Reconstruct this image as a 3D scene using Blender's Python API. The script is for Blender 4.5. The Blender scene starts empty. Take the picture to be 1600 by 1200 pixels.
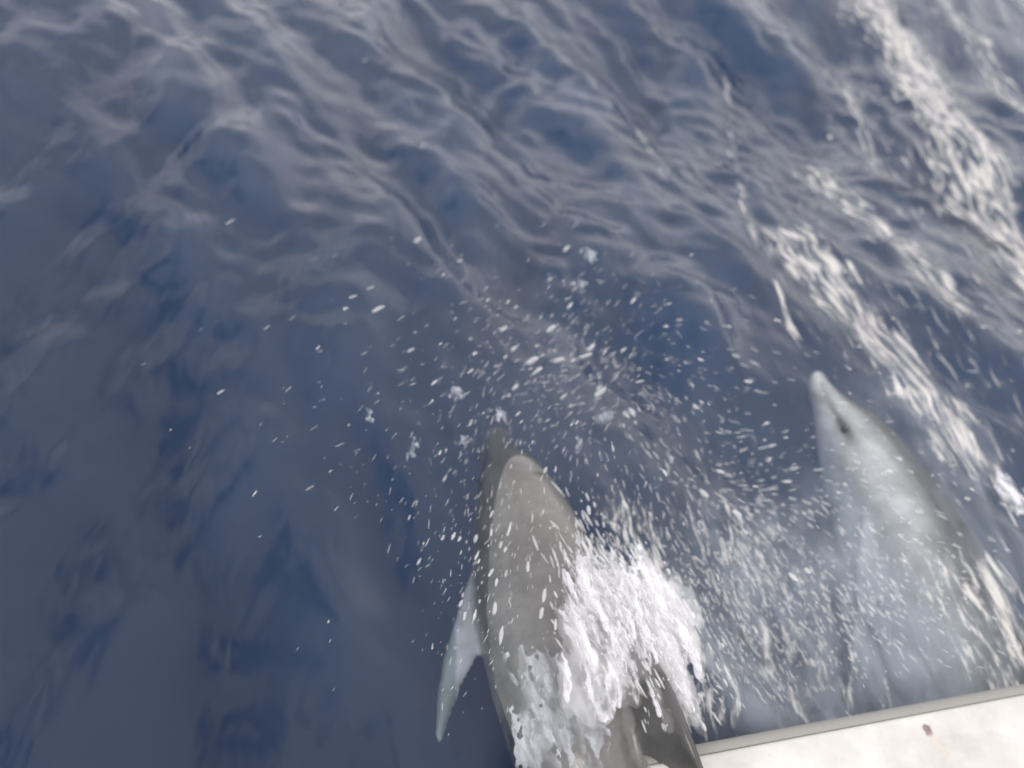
import bpy, bmesh, math, random
import numpy as np
from mathutils import Vector, Matrix

random.seed(7)
RNG = np.random.default_rng(11)
scene = bpy.context.scene
COL = scene.collection

# ------------------------------------------------------------------ camera
CAM_H = 2.6
DEP, ROLL, LENS = math.radians(44), math.radians(14), 32.0
f = Vector((0, math.cos(DEP), -math.sin(DEP)))
r0 = Vector((1, 0, 0)); u0 = Vector((0, math.sin(DEP), math.cos(DEP)))
RIGHT = r0 * math.cos(ROLL) + u0 * math.sin(ROLL)
UP = u0 * math.cos(ROLL) - r0 * math.sin(ROLL)
CPOS = Vector((0, 0, CAM_H))
cam_d = bpy.data.cameras.new('camera'); cam = bpy.data.objects.new('camera', cam_d); COL.objects.link(cam)
M = Matrix((RIGHT, UP, -f)).transposed().to_4x4(); M.translation = CPOS
cam.matrix_world = M
cam_d.lens = LENS; cam_d.sensor_width = 36; cam_d.clip_start = 0.05; cam_d.clip_end = 3000
cam_d.dof.use_dof = True; cam_d.dof.focus_distance = 2.3; cam_d.dof.aperture_fstop = 1.25
scene.camera = cam
scene.render.resolution_x, scene.render.resolution_y = 1024, 768

# ------------------------------------------------------------------ world and sun
SUN_EL, SUN_AZ = math.radians(40), math.radians(205)      # azimuth clockwise from +Y
world = bpy.data.worlds.new('World'); scene.world = world; world.use_nodes = True
nt = world.node_tree; nt.nodes.clear()
def N(nt, t, **k):
    n = nt.nodes.new(t)
    for a, b in k.items():
        if a.startswith('i_'):
            n.inputs[a[2:].replace('_', ' ')].default_value = b
        else:
            setattr(n, a, b)
    return n
sky = N(nt, 'ShaderNodeTexSky', sky_type='NISHITA', sun_disc=False, sun_elevation=SUN_EL, sun_rotation=SUN_AZ)
tc = N(nt, 'ShaderNodeTexCoord')
mp = N(nt, 'ShaderNodeMapping'); mp.inputs['Scale'].default_value = (1.0, 1.0, 2.2)
nz = N(nt, 'ShaderNodeTexNoise', i_Scale=2.6, i_Detail=5.0, i_Roughness=0.55)
rp = N(nt, 'ShaderNodeValToRGB'); rp.color_ramp.elements[0].position = .19; rp.color_ramp.elements[1].position = .49
mx = N(nt, 'ShaderNodeMix', data_type='RGBA')
mx.inputs[7].default_value = (18.0, 17.3, 17.2, 1)
bg = N(nt, 'ShaderNodeBackground', i_Strength=0.10); wo = N(nt, 'ShaderNodeOutputWorld')
L = nt.links.new
L(tc.outputs['Generated'], mp.inputs[0]); L(mp.outputs[0], nz.inputs['Vector']); sx = N(nt, 'ShaderNodeSeparateXYZ'); L(tc.outputs['Generated'], sx.inputs[0])
ma = N(nt, 'ShaderNodeMath', operation='MULTIPLY_ADD'); ma.inputs[1].default_value = .16; L(sx.outputs[0], ma.inputs[0]); L(nz.outputs[0], ma.inputs[2]); L(ma.outputs[0], rp.inputs[0])
L(rp.outputs[0], mx.inputs[0]); L(sky.outputs[0], mx.inputs[6]); L(mx.outputs[2], bg.inputs[0]); L(bg.outputs[0], wo.inputs[0])
sd = bpy.data.lights.new('sun', 'SUN'); sd.energy = 0.9; sd.angle = math.radians(18); sd.color = (1, .96, .9)
sun = bpy.data.objects.new('sun', sd); COL.objects.link(sun)
sdir = Vector((math.sin(SUN_AZ) * math.cos(SUN_EL), math.cos(SUN_AZ) * math.cos(SUN_EL), math.sin(SUN_EL)))
sun.rotation_euler = sdir.to_track_quat('Z', 'Y').to_euler(); sun.location = (0, 0, 20)

vs = scene.view_settings; vs.view_transform = 'Standard'; vs.look = 'None'; vs.exposure = 0.12; vs.gamma = 1; vs.use_curve_mapping = False
cy = scene.cycles
cy.use_denoising = True; cy.max_bounces = 10; cy.transparent_max_bounces = 16; cy.volume_bounces = 3
cy.caustics_reflective = False; cy.caustics_refractive = False

# ------------------------------------------------------------------ helpers
FPX = 1600 * LENS / 36
def ray(px, py):
    return (f * FPX + RIGHT * (px - 800) - UP * (py - 600)).normalized()
def at(px, py, z=0.0):
    d = ray(px, py); return CPOS + d * ((z - CAM_H) / d.z)
def mpp(px, py, z=0.0):                                   # metres per photo pixel there
    return (at(px, py, z) - CPOS).dot(f) / FPX
d_ = ray(600, -1000); FLOW = Vector((d_.x, d_.y, 0)).normalized()      # the way the boat and the dolphins go
LAT = Vector((FLOW.y, -FLOW.x, 0))                         # to the right of it

def tag(o, label=None, cat=None, group=None, kind=None):
    if label: o['label'] = label
    if cat: o['category'] = cat
    if group: o['group'] = group
    if kind: o['kind'] = kind
    return o
def link(name, me, mat, parent=None):
    o = bpy.data.objects.new(name, me); COL.objects.link(o)
    if mat: me.materials.append(mat)
    if parent: o.parent = parent
    return o
def np_mesh(name, v, q, smooth=True):
    me = bpy.data.meshes.new(name)
    v = np.asarray(v, np.float32); q = np.asarray(q, np.int32)
    k = q.shape[1]
    me.vertices.add(len(v)); me.vertices.foreach_set('co', v.ravel())
    me.loops.add(q.size); me.loops.foreach_set('vertex_index', q.ravel())
    me.polygons.add(len(q)); me.polygons.foreach_set('loop_start', np.arange(0, q.size, k, dtype=np.int32))
    me.update(calc_edges=True); me.validate()
    me.polygons.foreach_set('use_smooth', np.full(len(me.polygons), smooth)); me.update()
    return me
def empty(name, loc):
    o = bpy.data.objects.new(name, None); COL.objects.link(o); o.location = loc; return o

def hash2(ix, iy, seed):
    n = (ix.astype(np.int64) * 374761393 + iy.astype(np.int64) * 668265263 + seed * 1442695041) & 0x7fffffff
    n = ((n ^ (n >> 13)) * 1274126177) & 0x7fffffff
    return ((n ^ (n >> 16)) & 0xffff) / 65535.0
def vnoise(x, y, seed=0):
    ix, iy = np.floor(x), np.floor(y); fx, fy = x - ix, y - iy
    fx = fx * fx * fx * (fx * (fx * 6 - 15) + 10); fy = fy * fy * fy * (fy * (fy * 6 - 15) + 10)
    a, b = hash2(ix, iy, seed), hash2(ix + 1, iy, seed); c, d = hash2(ix, iy + 1, seed), hash2(ix + 1, iy + 1, seed)
    return (a * (1 - fx) + b * fx) * (1 - fy) + (c * (1 - fx) + d * fx) * fy
def fbm(x, y, seed=0, o=4):
    s = 0; a = .5; t = 0
    for i in range(o):
        s = s + a * vnoise(x * 2 ** i, y * 2 ** i, seed + i * 17); t += a; a *= .5
    return s / t

# ------------------------------------------------------------------ materials
def new_mat(name):
    m = bpy.data.materials.new(name); m.use_nodes = True; m.node_tree.nodes.clear()
    return m, m.node_tree

def mat_sea():
    m, nt = new_mat('sea_water'); L = nt.links.new
    out = N(nt, 'ShaderNodeOutputMaterial')
    uv = N(nt, 'ShaderNodeUVMap', uv_map='flow'); geo = N(nt, 'ShaderNodeNewGeometry')
    # fine ripples
    n1 = N(nt, 'ShaderNodeTexNoise', i_Scale=5.0, i_Detail=3.0, i_Roughness=0.5, i_Distortion=0.2)
    mpr = N(nt, 'ShaderNodeMapping'); mpr.inputs['Scale'].default_value = (.45, 1.1, 1)
    L(uv.outputs[0], mpr.inputs[0]); L(mpr.outputs[0], n1.inputs['Vector'])
    bp = N(nt, 'ShaderNodeBump', i_Strength=0.5, i_Distance=0.06); L(n1.outputs[0], bp.inputs['Height'])
    fr = N(nt, 'ShaderNodeFresnel', i_IOR=1.36); L(bp.outputs[0], fr.inputs['Normal'])
    gl = N(nt, 'ShaderNodeBsdfGlossy', i_Roughness=0.17); L(bp.outputs[0], gl.inputs['Normal'])
    tr = N(nt, 'ShaderNodeBsdfTransparent'); tr.inputs[0].default_value = (.96, .98, 1, 1)
    mix = N(nt, 'ShaderNodeMixShader'); L(fr.outputs[0], mix.inputs[0]); L(tr.outputs[0], mix.inputs[1]); L(gl.outputs[0], mix.inputs[2])
    # real foam and painted sky glints: streaks along the flow, where coverage allows
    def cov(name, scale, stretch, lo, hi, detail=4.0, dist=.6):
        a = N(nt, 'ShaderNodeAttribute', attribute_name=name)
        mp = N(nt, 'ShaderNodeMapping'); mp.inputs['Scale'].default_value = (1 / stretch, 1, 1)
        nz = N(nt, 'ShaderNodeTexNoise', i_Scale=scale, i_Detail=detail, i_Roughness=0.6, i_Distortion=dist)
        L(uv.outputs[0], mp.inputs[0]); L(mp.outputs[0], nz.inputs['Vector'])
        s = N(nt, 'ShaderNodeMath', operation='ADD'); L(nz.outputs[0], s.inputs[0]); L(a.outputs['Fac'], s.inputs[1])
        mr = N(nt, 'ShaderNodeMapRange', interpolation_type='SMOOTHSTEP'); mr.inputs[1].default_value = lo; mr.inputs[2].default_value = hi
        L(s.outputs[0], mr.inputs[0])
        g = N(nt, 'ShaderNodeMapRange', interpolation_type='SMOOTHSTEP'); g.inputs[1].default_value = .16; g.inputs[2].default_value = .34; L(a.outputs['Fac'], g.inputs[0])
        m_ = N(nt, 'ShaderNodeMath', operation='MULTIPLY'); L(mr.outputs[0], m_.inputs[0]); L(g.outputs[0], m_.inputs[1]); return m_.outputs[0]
    c1 = cov('foam_glint', 28.0, 6.5, 1.0, 1.24, 5.0, .5)
    c2 = cov('fleck', 34.0, 4.0, 1.0, 1.25, 3.0, .3)
    c3a = N(nt, 'ShaderNodeAttribute', attribute_name='milk').outputs['Fac']
    mpm = N(nt, 'ShaderNodeMapping'); mpm.inputs['Scale'].default_value = (.4, 1, 1); L(uv.outputs[0], mpm.inputs[0])
    nm = N(nt, 'ShaderNodeTexNoise', i_Scale=11.0, i_Detail=5.0, i_Distortion=.8); L(mpm.outputs[0], nm.inputs['Vector'])
    mm = N(nt, 'ShaderNodeMapRange'); mm.inputs[1].default_value = .3; mm.inputs[2].default_value = .65; mm.inputs[3].default_value = .35; mm.inputs[4].default_value = 1.15; L(nm.outputs[0], mm.inputs[0])
    c3m = N(nt, 'ShaderNodeMath', operation='MULTIPLY'); L(c3a, c3m.inputs[0]); L(mm.outputs[0], c3m.inputs[1]); c3 = c3m.outputs[0]
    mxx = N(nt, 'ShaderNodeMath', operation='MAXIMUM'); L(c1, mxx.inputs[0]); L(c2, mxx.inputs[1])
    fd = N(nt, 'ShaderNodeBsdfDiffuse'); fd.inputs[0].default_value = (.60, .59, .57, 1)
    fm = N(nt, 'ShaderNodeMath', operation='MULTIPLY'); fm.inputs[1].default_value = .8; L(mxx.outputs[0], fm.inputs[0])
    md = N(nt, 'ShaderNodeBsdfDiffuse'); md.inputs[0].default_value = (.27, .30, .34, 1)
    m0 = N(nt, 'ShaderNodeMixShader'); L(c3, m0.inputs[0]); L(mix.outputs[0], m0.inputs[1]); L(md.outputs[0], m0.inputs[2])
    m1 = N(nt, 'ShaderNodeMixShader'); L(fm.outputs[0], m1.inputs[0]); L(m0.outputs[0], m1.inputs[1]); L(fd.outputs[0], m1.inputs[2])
    L(m1.outputs[0], out.inputs['Surface'])
    va = N(nt, 'ShaderNodeVolumeAbsorption', i_Density=1.0); va.inputs[0].default_value = (.05, .30, .55, 1)
    vsc = N(nt, 'ShaderNodeVolumeScatter', i_Density=0.60); vsc.inputs[0].default_value = (.27, .39, .58, 1)
    ad = N(nt, 'ShaderNodeAddShader'); L(va.outputs[0], ad.inputs[0]); L(vsc.outputs[0], ad.inputs[1])
    L(ad.outputs[0], out.inputs['Volume'])
    return m

def mat_skin():
    m, nt = new_mat('dolphin_skin'); L = nt.links.new
    out = N(nt, 'ShaderNodeOutputMaterial'); p = N(nt, 'ShaderNodeBsdfPrincipled', i_Roughness=0.27)
    a = N(nt, 'ShaderNodeAttribute', attribute_name='skin')
    tc = N(nt, 'ShaderNodeTexCoord'); nz = N(nt, 'ShaderNodeTexNoise', i_Scale=7.0, i_Detail=9.0, i_Roughness=.65)
    L(tc.outputs['Object'], nz.inputs['Vector'])
    mr = N(nt, 'ShaderNodeMapRange'); mr.inputs[1].default_value = .25; mr.inputs[2].default_value = .75; mr.inputs[3].default_value = .62; mr.inputs[4].default_value = 1.38; L(nz.outputs[0], mr.inputs[0])
    mx = N(nt, 'ShaderNodeVectorMath', operation='SCALE'); L(a.outputs['Color'], mx.inputs[0]); L(mr.outputs[0], mx.inputs['Scale'])
    L(mx.outputs[0], p.inputs['Base Color'])
    n2 = N(nt, 'ShaderNodeTexNoise', i_Scale=22.0, i_Detail=3.0); L(tc.outputs['Object'], n2.inputs['Vector'])
    bp = N(nt, 'ShaderNodeBump', i_Strength=0.25, i_Distance=0.01); L(n2.outputs[0], bp.inputs['Height']); L(bp.outputs[0], p.inputs['Normal'])
    L(p.outputs[0], out.inputs[0]); return m

def mat_froth(name='froth', alpha=1.0, scale=14.0, lo=.35, hi=.6, col=(.80, .80, .84, 1)):
    m, nt = new_mat(name); L = nt.links.new
    out = N(nt, 'ShaderNodeOutputMaterial')
    d = N(nt, 'ShaderNodeBsdfDiffuse'); d.inputs[0].default_value = col
    t = N(nt, 'ShaderNodeBsdfTranslucent'); t.inputs[0].default_value = col
    mx = N(nt, 'ShaderNodeMixShader', i_Fac=.35); L(d.outputs[0], mx.inputs[1]); L(t.outputs[0], mx.inputs[2])
    if alpha < 1 or lo is not None:
        g = N(nt, 'ShaderNodeNewGeometry')
        vr = N(nt, 'ShaderNodeMapping', vector_type='TEXTURE'); vr.inputs['Rotation'].default_value = (0, 0, math.atan2(*((at(905, 870) - at(1010, 1090)).yx))); vr.inputs['Scale'].default_value = (4, 1, 1.5)
        nz = N(nt, 'ShaderNodeTexNoise', i_Scale=scale, i_Detail=4.0); L(g.outputs['Position'], vr.inputs[0]); L(vr.outputs[0], nz.inputs['Vector'])
        mr = N(nt, 'ShaderNodeMapRange', interpolation_type='SMOOTHSTEP'); mr.inputs[1].default_value = lo; mr.inputs[2].default_value = hi
        mr.inputs[4].default_value = alpha; L(nz.outputs[0], mr.inputs[0])
        tr = N(nt, 'ShaderNodeBsdfTransparent'); m2 = N(nt, 'ShaderNodeMixShader')
        L(mr.outputs[0], m2.inputs[0]); L(tr.outputs[0], m2.inputs[1]); L(mx.outputs[0], m2.inputs[2]); L(m2.outputs[0], out.inputs[0])
    else:
        L(mx.outputs[0], out.inputs[0])
    return m

DROP_CLEAR = .64
def mat_drop():
    m, nt = new_mat('water_drop'); L = nt.links.new
    out = N(nt, 'ShaderNodeOutputMaterial')
    d = N(nt, 'ShaderNodeBsdfDiffuse'); d.inputs[0].default_value = (.85, .86, .86, 1)
    t = N(nt, 'ShaderNodeBsdfTranslucent'); t.inputs[0].default_value = (.85, .86, .88, 1)
    g = N(nt, 'ShaderNodeBsdfGlossy', i_Roughness=.1); tr = N(nt, 'ShaderNodeBsdfTransparent')
    a = N(nt, 'ShaderNodeMixShader', i_Fac=.4); L(d.outputs[0], a.inputs[1]); L(t.outputs[0], a.inputs[2])
    b = N(nt, 'ShaderNodeMixShader', i_Fac=.10); L(a.outputs[0], b.inputs[1]); L(g.outputs[0], b.inputs[2])
    c = N(nt, 'ShaderNodeMixShader', i_Fac=DROP_CLEAR); L(b.outputs[0], c.inputs[1]); L(tr.outputs[0], c.inputs[2])
    L(c.outputs[0], out.inputs[0]); return m

def mat_simple(name, col, rough=.5):
    m, nt = new_mat(name); out = N(nt, 'ShaderNodeOutputMaterial')
    p = N(nt, 'ShaderNodeBsdfPrincipled', i_Roughness=rough); p.inputs['Base Color'].default_value = col
    nt.links.new(p.outputs[0], out.inputs[0]); return m

SEA, SKIN, DROP = mat_sea(), mat_skin(), mat_drop()
FROTH = mat_froth('froth', 0.92, 34, .40, .62)
FILM = mat_froth('water_film', .46, 24, .34, .76, (.72, .76, .82, 1))
EYE = mat_simple('eye_black', (.012, .012, .014, 1), .12)

# ------------------------------------------------------------------ the sea
def axis(lo, hi, far0, far1, step, n):
    mid = np.arange(lo, hi, step)
    a = lo - np.geomspace(step * 1.6, lo - far0, n)[::-1]; b = hi + np.geomspace(step * 1.6, far1 - hi, n)
    return np.concatenate([a, mid, b])
XS = axis(-2.9, 5.2, -500, 500, .0125, 26); YS = axis(.35, 8.2, -400, 900, .0125, 30)

WAVES = []
_c = at(520, 130) - at(645, 400); fl = math.atan2(_c.y, _c.x)      # the crests run this way
for lam, n, slope, spread in ((2.6, 4, .08, .35), (1.1, 8, .13, .45), (.62, 12, .15, .42), (.34, 18, .13, .48), (.18, 14, .05, .7)):
    for i in range(n):
        l = lam * RNG.uniform(.75, 1.35); k = 2 * math.pi / l
        th = fl - math.pi / 2 + RNG.normal(0, spread)
        WAVES.append((k * math.cos(th), k * math.sin(th), slope * math.sqrt(2 / n) / k, RNG.uniform(0, 6.28)))
def seg_dist(x, y, pts):
    best = np.full(x.shape, 1e9)
    for (ax, ay), (bx, by) in zip(pts[:-1], pts[1:]):
        dx, dy = bx - ax, by - ay; t = np.clip(((x - ax) * dx + (y - ay) * dy) / (dx * dx + dy * dy + 1e-12), 0, 1)
        best = np.minimum(best, np.hypot(x - ax - t * dx, y - ay - t * dy))
    return best
def stroke(x, y, pix, hw, val):
    pts = [at_sea(*p) for p in pix]; pts = [(p.x, p.y) for p in pts]
    w = hw * np.mean([mpp(*p) for p in pix])
    return val * np.exp(-(seg_dist(x, y, pts) / w) ** 3)

SW0 = at(800, 470); SWV = at(1020, 40) - SW0; SWV.normalize()
SW1 = at(420, 420); SWW = at(80, 60) - SW1; SWW.normalize()
def added_swell(x, y):
    d = np.clip(((x - SW0.x) * SWV.x + (y - SW0.y) * SWV.y) / 4.2, 0, 1)  # added slope falling away, tilted so the water reflects more sky
    e = np.clip(((x - SW1.x) * SWW.x + (y - SW1.y) * SWW.y) / 4.5, 0, 1)          # added rise to the left, tilted to darken the water there
    return -.62 * d * d * (3 - 2 * d) + .50 * e * e * (3 - 2 * e)
def at_sea(px, py):
    z = 0.0
    for _ in range(8): p = at(px, py, z); z = .4 * z + .6 * float(added_swell(p.x, p.y))
    return at(px, py, z)
def sea_height(x, y):
    wx = x + .25 * (fbm(x * 1.1, y * 1.1, 5, 2) - .5); wy = y + .25 * (fbm(x * 1.1, y * 1.1, 9, 2) - .5)
    h = np.zeros_like(x)
    a = x * FLOW.x + y * FLOW.y; b = x * LAT.x + y * LAT.y
    amp = .95 + .40 * np.clip((b + 1.2) / 2.2, 0, 1)                # calmer to the left of the bow
    lng = np.clip(.42 + .58 * (b + 1.6) / 2.0, .36, 1.0)
    for kx, ky, A, ph in WAVES:
        s = np.sin(kx * wx + ky * wy + ph)
        h += A * s * (lng if kx * kx + ky * ky < 49 else 1)
    near = np.exp(-np.maximum(np.hypot(x, y) - 12, 0) / 40)
    calm = 1 - np.maximum(stroke(x, y, [(780, 660), (850, 925), (900, 1200)], 170, .72), stroke(x, y, [(1283, 580), (1390, 810), (1500, 1100)], 170, .78))   # the backs press the chop flat
    h = h * amp * near * calm + added_swell(x, y)
    h += stroke(x, y, [(1395, 60), (1500, 240), (1600, 400)], 60, .05) + stroke(x, y, [(1250, 380), (1390, 560), (1500, 700)], 70, .04)
    return h
X, Y = np.meshgrid(XS, YS, indexing='ij')
Z = sea_height(X, Y)
nx, ny = X.shape
idx = np.arange(nx * ny).reshape(nx, ny)
quads = np.stack([idx[:-1, :-1], idx[1:, :-1], idx[1:, 1:], idx[:-1, 1:]], -1).reshape(-1, 4)
V = np.stack([X, Y, Z], -1).reshape(-1, 3)
rim = np.concatenate([idx[:, 0], idx[-1, 1:], idx[-2::-1, -1], idx[0, -2:0:-1]])     # counter-clockwise
low = V[rim].copy(); low[:, 2] = -7.0
nb = len(V); nr = len(rim); V = np.concatenate([V, low, [[0, 0, -7.0]]])
j = np.arange(nr); j2 = (j + 1) % nr
side = np.stack([rim[j], nb + j, nb + j2, rim[j2]], -1)
bot = np.stack([nb + j2, nb + j, np.full(nr, nb + nr), np.full(nr, nb + nr)], -1)
faces = np.concatenate([quads, side])
me = bpy.data.meshes.new('sea')
tri = bot[:, :3]
allv = V.astype(np.float32)
me.vertices.add(len(allv)); me.vertices.foreach_set('co', allv.ravel())
loops = np.concatenate([faces.ravel(), tri.ravel()]).astype(np.int32)
me.loops.add(len(loops)); me.loops.foreach_set('vertex_index', loops)
ls = np.concatenate([np.arange(len(faces)) * 4, len(faces) * 4 + np.arange(len(tri)) * 3]).astype(np.int32)
me.polygons.add(len(ls)); me.polygons.foreach_set('loop_start', ls)
me.update(calc_edges=True)
sm = np.zeros(len(ls), bool); sm[:len(quads)] = True
me.polygons.foreach_set('use_smooth', sm)
vx, vy = allv[:, 0].astype(float), allv[:, 1].astype(float)
foam_glint = np.zeros(len(allv))  # foam cover; its upper-right streaks also paint bright sky glints in foam colour
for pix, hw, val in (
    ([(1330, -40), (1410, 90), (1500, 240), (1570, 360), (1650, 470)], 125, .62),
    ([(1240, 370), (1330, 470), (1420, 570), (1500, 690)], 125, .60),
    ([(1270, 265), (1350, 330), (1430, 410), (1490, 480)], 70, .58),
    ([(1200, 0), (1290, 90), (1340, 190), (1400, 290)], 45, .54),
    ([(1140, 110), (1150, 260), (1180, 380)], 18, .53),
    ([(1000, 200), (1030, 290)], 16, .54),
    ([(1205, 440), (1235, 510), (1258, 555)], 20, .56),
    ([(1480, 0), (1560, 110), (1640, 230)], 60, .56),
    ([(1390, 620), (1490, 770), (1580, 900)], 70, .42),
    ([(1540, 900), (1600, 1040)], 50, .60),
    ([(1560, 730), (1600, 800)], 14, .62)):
    foam_glint = np.maximum(foam_glint, stroke(vx, vy, pix, hw, val))
foam_glint = np.maximum(foam_glint, stroke(vx, vy, [(1450, 0), (1450, 500)], 380, .46))
fleck = np.maximum.reduce([stroke(vx, vy, [(1150, 800), (1250, 1000), (1300, 1100)], 200, .49), stroke(vx, vy, [(980, 820), (1080, 1100)], 100, .56),
                           stroke(vx, vy, [(1480, 900), (1560, 1050)], 110, .54), stroke(vx, vy, [(950, 560), (1150, 700)], 170, .42)])
milk = np.maximum.reduce([stroke(vx, vy, [(1250, 900), (1400, 1000)], 190, .62), stroke(vx, vy, [(1060, 1000), (1400, 1130)], 140, .60),
                          stroke(vx, vy, [(1450, 640), (1580, 900)], 120, .30), stroke(vx, vy, [(900, 620), (1150, 760)], 170, .10)])
for nme, arr in (('foam_glint', foam_glint), ('fleck', fleck), ('milk', milk)):
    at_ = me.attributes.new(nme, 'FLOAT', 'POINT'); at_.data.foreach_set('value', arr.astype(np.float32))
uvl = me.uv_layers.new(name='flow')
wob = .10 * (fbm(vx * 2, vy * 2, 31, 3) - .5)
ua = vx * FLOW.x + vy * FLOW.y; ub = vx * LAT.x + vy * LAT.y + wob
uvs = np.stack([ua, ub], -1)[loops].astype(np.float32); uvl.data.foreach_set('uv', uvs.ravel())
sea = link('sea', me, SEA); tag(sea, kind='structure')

# ------------------------------------------------------------------ dolphins
LEN = 2.3
PROF = [(0, .020, .014), (.008, .044, .030), (.03, .060, .044), (.055, .070, .060), (.075, .080, .082), (.10, .102, .110), (.14, .130, .140), (.20, .168, .175),
        (.28, .205, .205), (.36, .215, .220), (.45, .203, .215), (.55, .168, .185), (.65, .123, .148), (.75, .080, .110), (.85, .045, .076), (.93, .027, .048), (.975, .018, .022)]
def blade(bm, root, ax_len, ax_chord, ax_thick, secs):
    """a tapered fin: secs = (along the fin, chord start, chord end, half thickness)"""
    rings = []
    for t, c0, c1, th in secs:
        ring = []
        for k in range(12):
            a = 2 * math.pi * k / 12
            c = (c0 + c1) / 2 + (c1 - c0) / 2 * math.cos(a)
            ring.append(bm.verts.new(root + ax_len * t + ax_chord * c + ax_thick * th * math.sin(a) * (1 - .35 * math.cos(a))))
        rings.append(ring)
    for A, B in zip(rings[:-1], rings[1:]):
        for k in range(12): bm.faces.new((A[k], A[(k + 1) % 12], B[(k + 1) % 12], B[k]))
    bm.faces.new(rings[0][::-1]); bm.faces.new(rings[-1])
def dolphin_base():
    bm = bmesh.new(); rings = []; n = 36
    ps = np.array(PROF); ss = np.concatenate([np.linspace(0, .1, 14), np.linspace(.12, .975, 40)])
    def sm(col):
        from numpy import interp
        return interp(ss, ps[:, 0], ps[:, col])
    ws, hs = sm(1), sm(2)
    for s, w, h in zip(ss, ws, hs):
        zc = -.030 * math.exp(-((s - .03) / .045) ** 2)
        ring = [bm.verts.new((s * LEN, w * math.cos(a), zc + h * math.sin(a) * (1 if math.sin(a) > 0 else .95))) for a in [2 * math.pi * k / n for k in range(n)]]
        rings.append(ring)
    for A, B in zip(rings[:-1], rings[1:]):
        for k in range(n): bm.faces.new((A[k], A[(k + 1) % n], B[(k + 1) % n], B[k]))
    bm.faces.new(rings[0][::-1]); bm.faces.new(rings[-1])
    V3 = Vector
    # dorsal fin
    blade(bm, V3((.405 * LEN, 0, .165)), V3((0, 0, 1)), V3((1, 0, 0)), V3((0, 1, 0)),
          [(0, -.02, .40, .034), (.05, .04, .35, .026), (.10, .09, .35, .021), (.13, .14, .355, .017), (.158, .20, .37, .013), (.178, .26, .39, .011), (.188, .32, .415, .009)])
    for sg in (1, -1):
        blade(bm, V3((.255 * LEN, sg * .165, -.07)), V3((.84, sg * .40, -.42)).normalized(), V3((.9, -sg * .45, 0)).normalized(), V3((.1, sg * .35, .93)).normalized(),
              [(0, -.02, .17, .028), (.10, -.005, .165, .022), (.20, .025, .165, .017), (.30, .06, .175, .013), (.39, .11, .19, .010), (.45, .165, .205, .008)])
        blade(bm, V3((.955 * LEN, 0, 0)), V3((0, sg, 0)), V3((1, 0, 0)), V3((0, 0, 1)),
              [(0, -.12, .13, .022), (.08, -.06, .15, .018), (.16, .01, .165, .013), (.23, .085, .195, .010), (.28, .16, .235, .008)])
    bmesh.ops.recalc_face_normals(bm, faces=bm.faces)
    me = bpy.data.meshes.new('dolphin_form'); bm.to_mesh(me); bm.free()
    o = bpy.data.objects.new('dolphin_form', me); COL.objects.link(o)
    r = o.modifiers.new('r', 'REMESH'); r.mode = 'VOXEL'; r.voxel_size = .0085
    s = o.modifiers.new('s', 'SMOOTH'); s.iterations = 5; s.factor = .5
    dg = bpy.context.evaluated_depsgraph_get()
    res = bpy.data.meshes.new_from_object(o.evaluated_get(dg))
    bpy.data.objects.remove(o)
    return res
BASE = dolphin_base()
bco = np.empty(len(BASE.vertices) * 3, np.float32); BASE.vertices.foreach_get('co', bco); bco = bco.reshape(-1, 3).astype(float)

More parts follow.
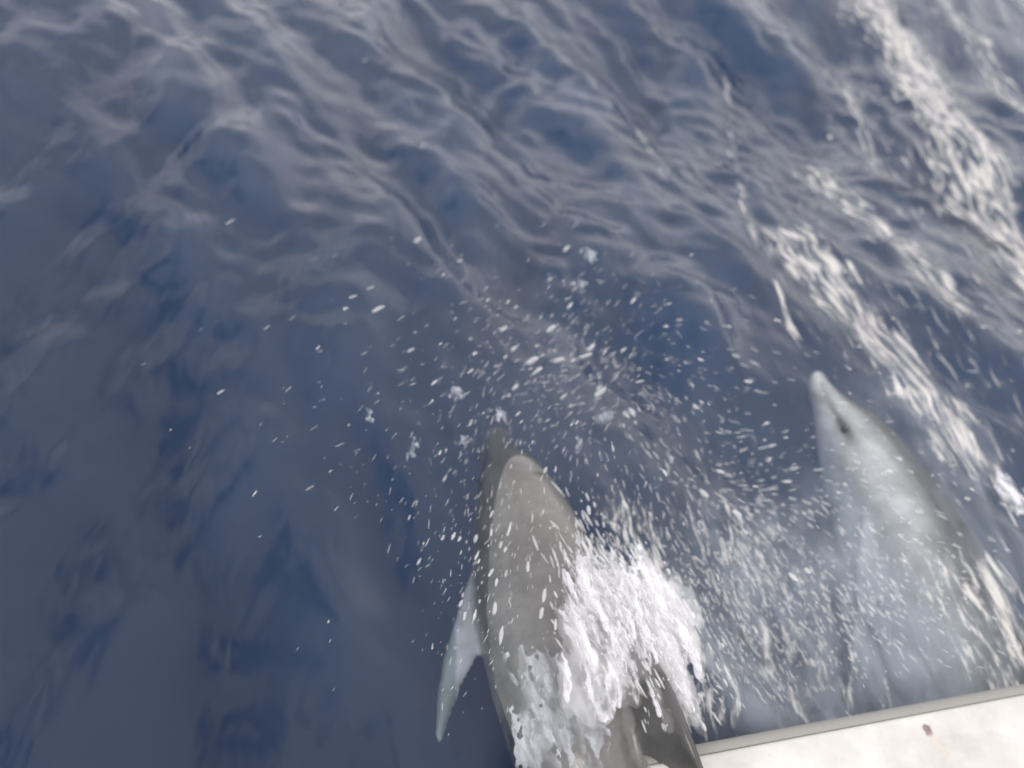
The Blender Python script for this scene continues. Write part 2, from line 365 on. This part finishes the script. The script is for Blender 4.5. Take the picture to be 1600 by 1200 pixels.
def catmull(P, n=200):
    P = [np.array(p, float) for p in P]; P = [2 * P[0] - P[1]] + P + [2 * P[-1] - P[-2]]
    out = []
    for i in range(1, len(P) - 2):
        for t in np.linspace(0, 1, n // (len(P) - 3), endpoint=False):
            a, b, c, d = P[i - 1], P[i], P[i + 1], P[i + 2]
            out.append(.5 * (2 * b + (c - a) * t + (2 * a - 5 * b + 4 * c - d) * t * t + (3 * b - a - 3 * c + d) * t ** 3))
    out.append(P[-2]); return np.array(out)
def make_dolphin(name, label, pts, roll, scale, tone, fin_tone, eyes=(1, -1), eye_dark=1.0):
    C = catmull(pts); ds = np.r_[0, np.cumsum(np.linalg.norm(np.diff(C, axis=0), axis=1))]
    T = np.gradient(C, axis=0); T /= np.linalg.norm(T, axis=1)[:, None]
    up = np.array([0, 0, 1.0])
    def pose(p):
        s = p[:, 0] * scale
        c = np.stack([np.interp(s, ds, C[:, k]) for k in range(3)], -1); t = np.stack([np.interp(s, ds, T[:, k]) for k in range(3)], -1)
        over = np.maximum(s - ds[-1], 0); c += t * over[:, None]
        t /= np.linalg.norm(t, axis=1)[:, None]; fw = -t
        lf = np.cross(np.broadcast_to(up, fw.shape), fw); lf /= np.linalg.norm(lf, axis=1)[:, None]
        u = np.cross(fw, lf)
        rl = (roll[0] + (roll[1] - roll[0]) * np.clip((p[:, 0:1] / LEN - .12) / .28, 0, 1)); cr, sr = np.cos(rl), np.sin(rl)
        u2 = u * cr - lf * sr; l2 = lf * cr + u * sr
        return c + l2 * (p[:, 1:2] * scale) + u2 * (p[:, 2:3] * scale)
    me = BASE.copy(); me.name = name
    w = pose(bco); org = w.mean(0); org = np.array([org[0], org[1], w[:, 2].min()])
    me.vertices.foreach_set('co', (w - org).astype(np.float32).ravel()); me.update()
    me.polygons.foreach_set('use_smooth', np.ones(len(me.polygons), bool))
    x, y, z = bco[:, 0] / LEN, bco[:, 1], bco[:, 2]
    h = np.interp(x, [q[0] for q in PROF], [q[2] for q in PROF])
    zz = z / np.maximum(h, .02) + .35 * (fbm(x * 8, y * 6 + z * 3, 3, 3) - .5)
    back, flank, belly = [np.array(q) for q in tone]
    k1 = np.clip((zz - .15) / .45, 0, 1)[:, None]; k2 = np.clip((-.25 - zz) / .4, 0, 1)[:, None]
    col = flank * (1 - k1) + back * k1; col = col * (1 - k2) + belly * k2
    # dark eye patch with a stripe to the beak, dark gape line
    ex = np.hypot((x - .118) / .022, (z - (-.012)) / .018); e = np.exp(-ex ** 2)[:, None] * (np.abs(y) > .05)[:, None]
    st = np.exp(-((z + .018) / .012) ** 2)[:, None] * ((x > .03) & (x < .12))[:, None] * .55
    d = np.clip(e * eye_dark + st * eye_dark, 0, .9); col = col * (1 - d) + np.array((.05, .055, .06)) * d
    fin = ((np.abs(y) > np.interp(x, [q[0] for q in PROF], [q[1] for q in PROF]) + .02) & (x < .6))[:, None]
    col = np.where(fin, np.array(fin_tone), col)
    bh = np.exp(-(((x - .15) / .006) ** 2 + (y / .022) ** 2))[:, None] * (z > 0)[:, None]; col = col * (1 - .8 * bh)
    df = ((z > h + .015) & (x > .35))[:, None]; col = np.where(df, np.array(back) * .5, col)
    a = me.color_attributes.new('skin', 'FLOAT_COLOR', 'POINT')
    a.data.foreach_set('color', np.concatenate([col, np.ones((len(col), 1))], 1).astype(np.float32).ravel())
    o = link(name, me, SKIN); o.location = org; tag(o, label, 'dolphin')
    for sg in eyes:
        wy = np.interp(.118, [q[0] for q in PROF], [q[1] for q in PROF])
        p = pose(np.array([[.118 * LEN, sg * (wy - .004), -.015]]))[0]
        bm = bmesh.new(); bmesh.ops.create_uvsphere(bm, u_segments=14, v_segments=10, radius=.014 * scale)
        em = bpy.data.meshes.new('eye'); bm.to_mesh(em); bm.free()
        eo = link('eye', em, EYE, o); eo.location = Vector(p - org)
    return o, pose
def P3(px, py, z): return tuple(at(px, py, z))
pts1 = [P3(782, 664, -.13), P3(800, 752, -.12), P3(846, 925, -.105), P3(888, 1085, -.03), P3(920, 1240, -.10), P3(965, 1430, -.44), P3(1060, 1600, -.75)]
gd, pose1 = make_dolphin('dolphin', 'dark grey dolphin breaking the surface with its hooked dorsal fin beside white splash', pts1, (math.radians(18), math.radians(31)), 1.16,
             ((.104, .103, .102), (.145, .149, .15), (.42, .44, .46)), (.22, .27, .29))
pts2 = [P3(1283, 580, -.06), P3(1322, 670, -.125), P3(1390, 810, -.235), P3(1460, 960, -.28), P3(1505, 1110, -.36), P3(1570, 1300, -.5), P3(1630, 1480, -.7)]
pd, pose2 = make_dolphin('dolphin.001', 'pale grey dolphin under water rolled on its side, right of the splash', pts2, (math.radians(54), math.radians(54)), 1.3,
             ((.12, .125, .12), (.66, .655, .64), (.78, .78, .77)), (.45, .48, .49), eye_dark=.85)
for c_, p_ in (('c', pts1), ('r', pts2)):
    print('dolphin arc', c_, sum((Vector(a) - Vector(b)).length for a, b in zip(p_[:-1], p_[1:])))

# ------------------------------------------------------------------ boat
def mat_deck():
    m, nt = new_mat('white_gelcoat'); L = nt.links.new
    out = N(nt, 'ShaderNodeOutputMaterial'); p = N(nt, 'ShaderNodeBsdfPrincipled', i_Roughness=.35)
    tc = N(nt, 'ShaderNodeTexCoord'); nz = N(nt, 'ShaderNodeTexNoise', i_Scale=5.0, i_Detail=8.0, i_Roughness=.65); L(tc.outputs['Object'], nz.inputs['Vector'])
    cr = N(nt, 'ShaderNodeValToRGB'); e = cr.color_ramp.elements
    e[0].position = .30; e[0].color = (.40, .385, .36, 1); e[1].position = .6; e[1].color = (.53, .525, .51, 1); L(nz.outputs[0], cr.inputs[0])
    # rust stains: a spot and its run
    last = cr.outputs[0]
    for (px, py, rx, ry, ang, colr, st) in ((1449, 1141, 8, 11, .4, (.11, .055, .065, 1), .9), (1470, 1170, 5, 34, .6, (.50, .44, .36, 1), .5), (1424, 1111, 4, 4, 0, (.45, .24, .22, 1), .6),
                                            (1203, 1180, 3, 4, 0, (.45, .40, .36, 1), .5), (1308, 1141, 3, 3, 0, (.5, .42, .38, 1), .4)):
        c = at(px, py, DECK_Z); s = mpp(px, py, DECK_Z)
        mp = N(nt, 'ShaderNodeMapping', vector_type='TEXTURE'); mp.inputs['Location'].default_value = c - BOAT_O
        mp.inputs['Rotation'].default_value = (0, 0, ang); mp.inputs['Scale'].default_value = (rx * s, ry * s, 1)
        L(tc.outputs['Object'], mp.inputs[0])
        n2 = N(nt, 'ShaderNodeTexNoise', i_Scale=60.0, i_Detail=3.0); L(tc.outputs['Object'], n2.inputs['Vector'])
        ln = N(nt, 'ShaderNodeVectorMath', operation='LENGTH'); L(mp.outputs[0], ln.inputs[0])
        ad = N(nt, 'ShaderNodeMath', operation='ADD'); L(ln.outputs['Value'], ad.inputs[0]); L(n2.outputs[0], ad.inputs[1])
        mr = N(nt, 'ShaderNodeMapRange', interpolation_type='SMOOTHSTEP'); mr.inputs[1].default_value = 1.7; mr.inputs[2].default_value = 1.0; mr.inputs[4].default_value = st
        L(ad.outputs[0], mr.inputs[0])
        mx = N(nt, 'ShaderNodeMix', data_type='RGBA'); L(mr.outputs[0], mx.inputs[0]); L(last, mx.inputs[6]); mx.inputs[7].default_value = colr; last = mx.outputs[2]
    L(last, p.inputs['Base Color'])
    bp = N(nt, 'ShaderNodeBump', i_Strength=.15, i_Distance=.004); L(nz.outputs[0], bp.inputs['Height']); L(bp.outputs[0], p.inputs['Normal'])
    L(p.outputs[0], out.inputs[0]); return m
DECK_Z = .17
eA, eB = at(1000, 1196, DECK_Z), at(1600, 1083, DECK_Z)
ed = (eB - eA); ed.z = 0; ed.normalize()
inn = Vector((ed.y, -ed.x, 0))                               # inboard, towards the camera
if inn.dot(Vector((0, 0, 0)) - eA) < 0: inn = -inn
BOAT_O = Vector((eA.x, eA.y, 0))
def extrude(name, prof, a0, a1, mat, parent, close=True, taper=None):
    """profile of (inboard, z) swept along the edge"""
    bm = bmesh.new(); rings = []
    for a in np.linspace(a0, a1, 24):
        rings.append([bm.verts.new(ed * a + inn * (p[0]) + Vector((0, 0, p[1]))) for p in prof])
    n = len(prof)
    for A, B in zip(rings[:-1], rings[1:]):
        for k in range(n): bm.faces.new((A[k], A[(k + 1) % n], B[(k + 1) % n], B[k]))
    bm.faces.new(rings[0][::-1]); bm.faces.new(rings[-1])
    bmesh.ops.recalc_face_normals(bm, faces=bm.faces)
    me = bpy.data.meshes.new(name); bm.to_mesh(me); bm.free()
    me.polygons.foreach_set('use_smooth', np.array([len(p.vertices) == 4 for p in me.polygons]))
    o = link(name, me, mat, parent)
    md = o.modifiers.new('e', 'EDGE_SPLIT'); md.split_angle = math.radians(50)
    return o
boat = empty('boat', BOAT_O); tag(boat, 'white boat deck with grey rubbing strip and rust spots at lower right', 'boat')
RAIL = mat_simple('grey_rubber', (.24, .24, .225, 1), .6)
DECKM = mat_deck()
prof = [(0.0, DECK_Z)]
deck_prof = [(.0, DECK_Z - .012), (.006, DECK_Z - .003), (.016, DECK_Z), (1.1, DECK_Z + .02), (1.1, DECK_Z - .13), (.02, DECK_Z - .14), (.0, DECK_Z - .12)]
extrude('deck', deck_prof, .03, 4.0, DECKM, boat)
rail_prof = [(-.001, DECK_Z - .010)] + [(-.001 - .046 * math.sin(t), DECK_Z - .062 + .052 * math.cos(t)) for t in np.linspace(.25, math.pi - .2, 10)] + [(-.001, DECK_Z - .115)]
extrude('rub_rail', rail_prof, .03, 4.0, RAIL, boat)
hull_prof = [(.15, DECK_Z - .141), (1.0, DECK_Z - .141), (.95, .0), (.8, -.25), (.55, -.32), (.35, -.22), (.2, .0)]
extrude('hull', hull_prof, 2.3, 3.9, DECKM, boat)

# ------------------------------------------------------------------ water thrown up
ICO = {}
def ico(sub):
    if sub not in ICO:
        bm = bmesh.new(); bmesh.ops.create_icosphere(bm, subdivisions=sub, radius=1.0)
        bm.verts.ensure_lookup_table()
        ICO[sub] = (np.array([v.co[:] for v in bm.verts]), np.array([[v.index for v in q.verts] for q in bm.faces])); bm.free()
    return ICO[sub]
ANG = [(590, 480, 20), (350, 620, 33), (350, 345, 18), (420, 760, 40), (700, 850, 62), (800, 800, 80), (1000, 850, -64), (1150, 1000, -60), (1320, 920, -52), (1140, 540, -14),
       (1190, 690, 18), (1480, 510, -15), (880, 560, 28), (930, 500, 55), (1080, 650, -50), (1550, 850, -20), (760, 1000, 68), (900, 900, -78), (540, 1050, 62)]
def field(px, py):
    c = s = 0
    for ax, ay, g in ANG:
        w = 1 / (((px - ax) ** 2 + (py - ay) ** 2) + 900); c += w * math.cos(2 * math.radians(g)); s += w * math.sin(2 * math.radians(g))
    return .5 * math.atan2(s, c)
def axes_at(px, py, jit=.2):
    a = field(px, py) + random.gauss(0, jit)
    d = (RIGHT * math.cos(a) + UP * math.sin(a) + f * random.gauss(0, .15)).normalized()
    n = d.orthogonal().normalized(); return d, n, d.cross(n)
def bulk(name, items, sub, mat, label=None, cat=None, kind=None):
    """items: (centre, axes, half lengths) joined into one mesh of small lumps"""
    v, q = ico(sub); V, F = [], []
    for i, (c, (d, n, b), (l, w)) in enumerate(items):
        R = np.array([d[:], n[:], b[:]]); s = np.array([l, w, w * random.uniform(.7, 1)])
        V.append((v * s) @ R + np.array(c[:])); F.append(q + i * len(v))
    me = np_mesh(name, np.concatenate(V), np.concatenate(F))
    o = link(name, me, mat); tag(o, label, cat, kind=kind); return o

# single drops
def drop_mesh(i):
    rr = np.random.default_rng(100 + i); v, q = ico(2); v = v.copy()
    k = rr.normal(0, 1, 3); v *= (1 + .14 * np.sin(v @ k * 2.2 + i))[:, None] * (1 + .12 * np.cos(v @ rr.normal(0, 1, 3) * 3.1))[:, None]
    v[:, 1:] *= (1 - .28 * v[:, :1] * rr.uniform(-1, 1))
    return np_mesh('water_drop', v, q)
DM = [drop_mesh(i) for i in range(9)]
for d in DM: d.materials.append(DROP)
big = [(592, 482, 14, 5), (642, 547, 9, 3.5), (832, 563, 15, 8), (840, 579, 13, 4.5), (862, 513, 11, 5), (874, 562, 12, 4.5), (915, 556, 13, 4.5), (938, 613, 14, 7), (1100, 771, 12, 7.5),
       (1153, 803, 12, 6), (1126, 737, 9, 5), (1207, 696, 8, 4), (735, 580, 8, 3), (552, 403 + 60, 8, 2.5), (920, 797, 9, 6), (852, 735, 7, 4.5), (796, 827, 12, 5), (768, 803, 7, 4),
       (655, 877, 8, 4), (692, 840, 7, 4), (745, 868, 9, 5), (718, 842, 6, 4), (1240, 902, 11, 6), (1262, 892, 8, 5), (783, 995, 16, 8), (850, 930, 12, 8), (846, 958, 10, 8), (773, 950, 11, 8),
       (825, 885, 10, 6), (742, 960, 10, 5), (726, 962, 10, 4), (868, 975, 9, 6), (1088, 636, 8, 3.5), (858, 437, 6, 3.5), (1467, 877, 6, 3), (1537, 511, 5, 3), (1593, 518, 5, 3), (1395, 498, 4, 3),
       (360, 346, 12, 2), (398, 771, 8, 2.5), (345, 612, 8, 2.5), (540, 482, 6, 3), (578, 450, 8, 2), (660, 229, 6, 2), (570, 94, 6, 1.6), (810, 556 + 90, 7, 3), (806, 480, 6, 3), (1062, 500, 7, 2.5),
       (1138, 510, 6, 2.5), (1150, 556, 7, 3), (1095, 562, 7, 3), (1040, 1010 - 500, 6, 2.5), (1000, 596, 8, 3), (945, 640 - 90, 7, 3), (1310, 770, 5, 3), (1180, 760, 6, 3)]
n_drop = 0
def add_drop(px, py, l, w, z, label='white drop of spray flying over the dark water'):
    global n_drop
    o = bpy.data.objects.new('water_drop', DM[n_drop % len(DM)]); COL.objects.link(o)
    c = at(px, py, z); s = mpp(px, py, z)
    d, n, b = axes_at(px, py, .12)
    R = Matrix((d * l * s, n * w * s, b * w * s)).transposed().to_4x4(); R.translation = c; o.matrix_world = R
    own = {(592, 482): 'lone oblong bright drop at the upper left edge of the spray', (832, 563): 'biggest bright drop in the middle of the spray above the grey snout',
           (1100, 771): 'big bright drop in the gap midway between the two dolphins', (360, 346): 'thin drop far out over dark water, uppermost at the left'}.get((px, py))
    if own: tag(o, own, 'water drop', 'spray drops over the water')
    elif 745 < px < 900 and py > 770: tag(o, 'white drop of spray flying over the back of the dark grey dolphin', 'water drop', 'spray drops over the dolphin')
    else: tag(o, label, 'water drop', 'spray drops over the water')
    n_drop += 1
for px, py, l, w in big:
    add_drop(px, py, l * (.95 if py > 780 and 740 < px < 880 else .8), w * (.42 if py > 780 and 740 < px < 880 else .55), random.uniform(.10, .45) if not (740 < px < 880 and py > 780) else random.uniform(.30, .45))
def cloud_px():
    k = random.random()
    if k < .34: return random.gauss(900, 110), random.gauss(580, 90)
    if k < .50: return random.gauss(720, 150), random.gauss(640, 130)
    if k < .66: return random.gauss(760, 60), random.gauss(880, 120)
    if k < .92: return random.gauss(1120, 150), random.gauss(800, 170)
    return random.gauss(1380, 120), random.gauss(760, 160)
while n_drop < 215:
    px, py = cloud_px()
    if not (250 < px < 1590 and 120 < py < 1150): continue
    if py > 1040 - (px - 1000) * .02 and px > 950: continue
    l = random.choice((2.2, 3, 3.5, 4, 5, 7)) * random.uniform(.8, 1.2); add_drop(px, py, l, l * random.uniform(.25, .42), random.uniform(.12, .5))
# fine spray
items = []
for i in range(1800):
    px, py = cloud_px()
    if not (180 < px < 1640 and 60 < py < 1160): continue
    z = random.uniform(.06, .5); s = mpp(px, py, z)
    l = random.uniform(.9, 1.7) ** 2 * s; items.append((at(px, py, z), axes_at(px, py, .22), (l * random.uniform(1.2, 3.6), l * random.uniform(.2, .36))))
def sea_z(px, py):
    p = at_sea(px, py); return float(sea_height(np.array([p.x]), np.array([p.y]))[0])
for i in range(1700):                                          # aerated strands torn off the water between the dolphins
    px, py = random.gauss(1170, 160), random.gauss(950, 130)
    if not (940 < px < 1590 and py < 1180 - (px - 1000) * .21 - 40): continue
    z = sea_z(px, py) + random.uniform(.0, .10); s = mpp(px, py, z)
    l = random.uniform(1.5, 3.6) ** 2 * s; items.append((at(px, py, z), axes_at(px, py, .14), (l, random.uniform(.6, 1.6) * s)))
def splash_px(k):
    a = random.random()
    if k < .75: return 890 + 165 * a + random.gauss(0, 20), 890 + 130 * a + random.gauss(0, 55), random.uniform(.08, .34)
    return random.gauss(1020, 45), random.gauss(1060, 55), random.uniform(.05, .25)
for i in range(1800):                                          # the ragged edge of the big splash
    px, py, z = splash_px(random.random()); s = mpp(px, py, z)
    if py > 1180 - (px - 1000) * .21 - 30 or (905 < px < 1005 and py > 1085): continue
    l = random.uniform(1.3, 4.6) ** 2 * s; a = math.radians(random.gauss(-64, 9))
    d = (RIGHT * math.cos(a) + UP * math.sin(a) + f * random.gauss(0, .3)).normalized(); n = d.orthogonal().normalized()
    items.append((at(px, py, z), (d, n, d.cross(n)), (l, random.uniform(.8, 2.4) * s)))
bulk('spray', items, 1, DROP, kind='stuff')

def froth_mass(name, strands, mat, voxel=.006, disp=.012, fat=1.0, one=False):
    items = []
    for (p0, p1, z0, zm, z1, w0, w1, n) in strands:
        bend = random.gauss(0, 8)
        for i in range(n):
            t = i / max(n - 1, 1)
            px = p0[0] + (p1[0] - p0[0]) * t + bend * math.sin(math.pi * t) + random.gauss(0, 2); py = p0[1] + (p1[1] - p0[1]) * t + random.gauss(0, 2)
            z = z0 * (1 - t) ** 2 + 2 * zm * t * (1 - t) + z1 * t * t
            s = mpp(px, py, z); w = (w0 + (w1 - w0) * t) * (1 - .75 * abs(2 * t - 1) ** 3) * s * fat * random.uniform(.75, 1.2)
            dpx = Vector((p1[0] - p0[0], p1[1] - p0[1])).normalized()
            d = (at(px + dpx.x, py + dpx.y, z) - at(px, py, z)).normalized(); nn = d.orthogonal().normalized()
            items.append((at(px, py, z), (d, nn, d.cross(nn)), (w * 2.2, w)))
    v, q = ico(2); V, F = [], []
    for i, (c, (d, n, b), (l, w)) in enumerate(items):
        R = np.array([d[:], n[:], b[:]]); V.append((v * np.array([l, w, w])) @ R + np.array(c[:])); F.append(q + i * len(v))
    me = np_mesh(name, np.concatenate(V), np.concatenate(F))
    o = bpy.data.objects.new('t', me); COL.objects.link(o)
    r = o.modifiers.new('r', 'REMESH'); r.mode = 'VOXEL'; r.voxel_size = voxel
    sm = o.modifiers.new('s', 'SMOOTH'); sm.iterations = 2
    tx = bpy.data.textures.new('clumps', 'CLOUDS'); tx.noise_scale = .03; tx.noise_depth = 3
    dp = o.modifiers.new('d', 'DISPLACE'); dp.texture = tx; dp.strength = disp; dp.texture_coords = 'GLOBAL'
    res = bpy.data.meshes.new_from_object(o.evaluated_get(bpy.context.evaluated_depsgraph_get()))
    bpy.data.objects.remove(o); res.name = name; res.materials.clear()
    if one:                                                   # keep the biggest connected lump
        bm = bmesh.new(); bm.from_mesh(res); left = set(bm.verts); best = []
        while left:
            st = [left.pop()]; isl = list(st)
            while st:
                for e in st.pop().link_edges:
                    for w in e.verts:
                        if w in left: left.discard(w); st.append(w); isl.append(w)
            if len(isl) > len(best): best = isl
        keep = set(best); bmesh.ops.delete(bm, geom=[w for w in bm.verts if w not in keep], context='VERTS'); bm.to_mesh(res); bm.free()
    res.polygons.foreach_set('use_smooth', np.ones(len(res.polygons), bool))
    return link(name, res, mat)
S = []
for i in range(105):                                          # the white sheet thrown off the dolphin's right flank
    a = random.random(); x0 = 885 + 150 * a + random.gauss(0, 14); y0 = 885 + 60 * a + random.gauss(0, 35)
    Ln = random.uniform(60, 190); dx = random.uniform(.18, .55)
    x1, y1 = x0 + Ln * dx, y0 + Ln
    if 915 < x1 < 1005 and y1 > 1105: x1, y1 = x0 + (1105 - y0) * dx, 1105 + random.gauss(0, 8)
    z = random.uniform(.14, .28)
    S.append(((x0, y0), (x1, y1), z, z + random.uniform(.05, .2), random.uniform(.03, .15), random.uniform(3, 5), random.uniform(4, 11), 12))
for i in range(26):
    x0, y0 = random.gauss(945, 24), random.gauss(975, 28); S.append(((x0, y0), (x0 + random.uniform(0, 40), y0 + random.uniform(60, 110)), .25, .28, .2, 4, 8, 10))
for i in range(26):                                           # tongues reaching down past the fin
    x0, y0 = random.gauss(1000, 12), random.gauss(1040, 15); S.append(((x0, y0), (x0 + random.uniform(40, 70), y0 + random.uniform(80, 130)), .2, .22, .12, 5, 3, 9))
sp = froth_mass('splash', S, FROTH, .0045, .012); tag(sp, 'big white splash thrown up along the right flank of the dark grey dolphin', 'splash')
MIST, _n = new_mat('spray_mist'); _o = N(_n, 'ShaderNodeOutputMaterial'); _v = N(_n, 'ShaderNodeVolumeScatter', i_Density=8.0); _v.inputs[0].default_value = (.985, .985, .99, 1)
_n.links.new(_v.outputs[0], _o.inputs['Volume'])
mi = froth_mass('spray_mist', S[:170:2], MIST, .009, .03, 2.3); tag(mi, kind='stuff')
S = []
for i in range(120):                                           # thin water running off the back
    x0, y0 = random.uniform(800, 930), random.uniform(980, 1110); L_ = random.uniform(60, 160)
    S.append(((x0, y0), (x0 + L_ * random.uniform(.05, .35), y0 + L_), .22, .24, .16, 2, 4.5, 12))
S += [((797, 1010), (822, 1075), .27, .28, .27, 4, 5, 8), ((822, 1075), (842, 1180), .26, .27, .2, 4, 6, 8)]
wf = froth_mass('water_film', S, FILM, .006, .006); tag(wf, 'thin bluish white water streaming over the back of the dark grey dolphin', 'water film')

TUFTS = [(576, 652, 30, 32, 'starry white tuft of splash alone on the dark water to the left'), (711, 622, 18, 36, 'tall thin splash tuft left above the grey snout'),
         (779, 658, 20, 36, 'white splash tuft at the very tip of the grey snout'), (725, 692, 26, 18, 'low round splash tuft left of the grey snout'),
         (648, 712, 20, 44, 'faint wide splash tuft furthest below the starry one'), (917, 404, 16, 30, 'small streaky tuft highest above all other splashes'),
         (906, 448, 10, 20, 'tiny tuft just under the highest splash tuft'), (898, 706, 36, 70, 'large ragged tuft right of the grey snout'), (1035, 735, 40, 60, 'spread out tuft midway between the two dolphins'),
         (940, 658, 26, 30, 'hazy tuft above the large ragged one')]
for k, (px, py, w, h, lab) in enumerate(TUFTS):
    S = []
    for i in range(16):
        x0 = px + random.gauss(0, w * .22); x1 = x0 + (x0 - px) * .8 + random.gauss(0, 4) + h * .16
        y0 = py - h * .5 + random.gauss(0, h * .1); y1 = y0 + h * random.uniform(.5, 1.05)
        S.append(((x0, y0), (x1, y1), .12, .16, .04, 1.2, 2.0, 9))
    o = froth_mass('splash_tuft' if k == 0 else 'splash_tuft.%03d' % k, S, FROTH if k < 1 else FILM, .0035, .004, one=True); tag(o, lab, 'splash', 'small splash tufts round the snout')
S = [((1560 + random.gauss(0, 5), 732 + random.gauss(0, 8)), (1600 + random.gauss(0, 9), 800 + random.gauss(0, 16)), -.02, .03, -.02, 1.5, 4, 14) for i in range(16)]
o = froth_mass('wave_crest', S, FROTH, .0045, .006, one=True); tag(o, 'small breaking white crest near the right edge beyond the pale dolphin', 'wave crest')
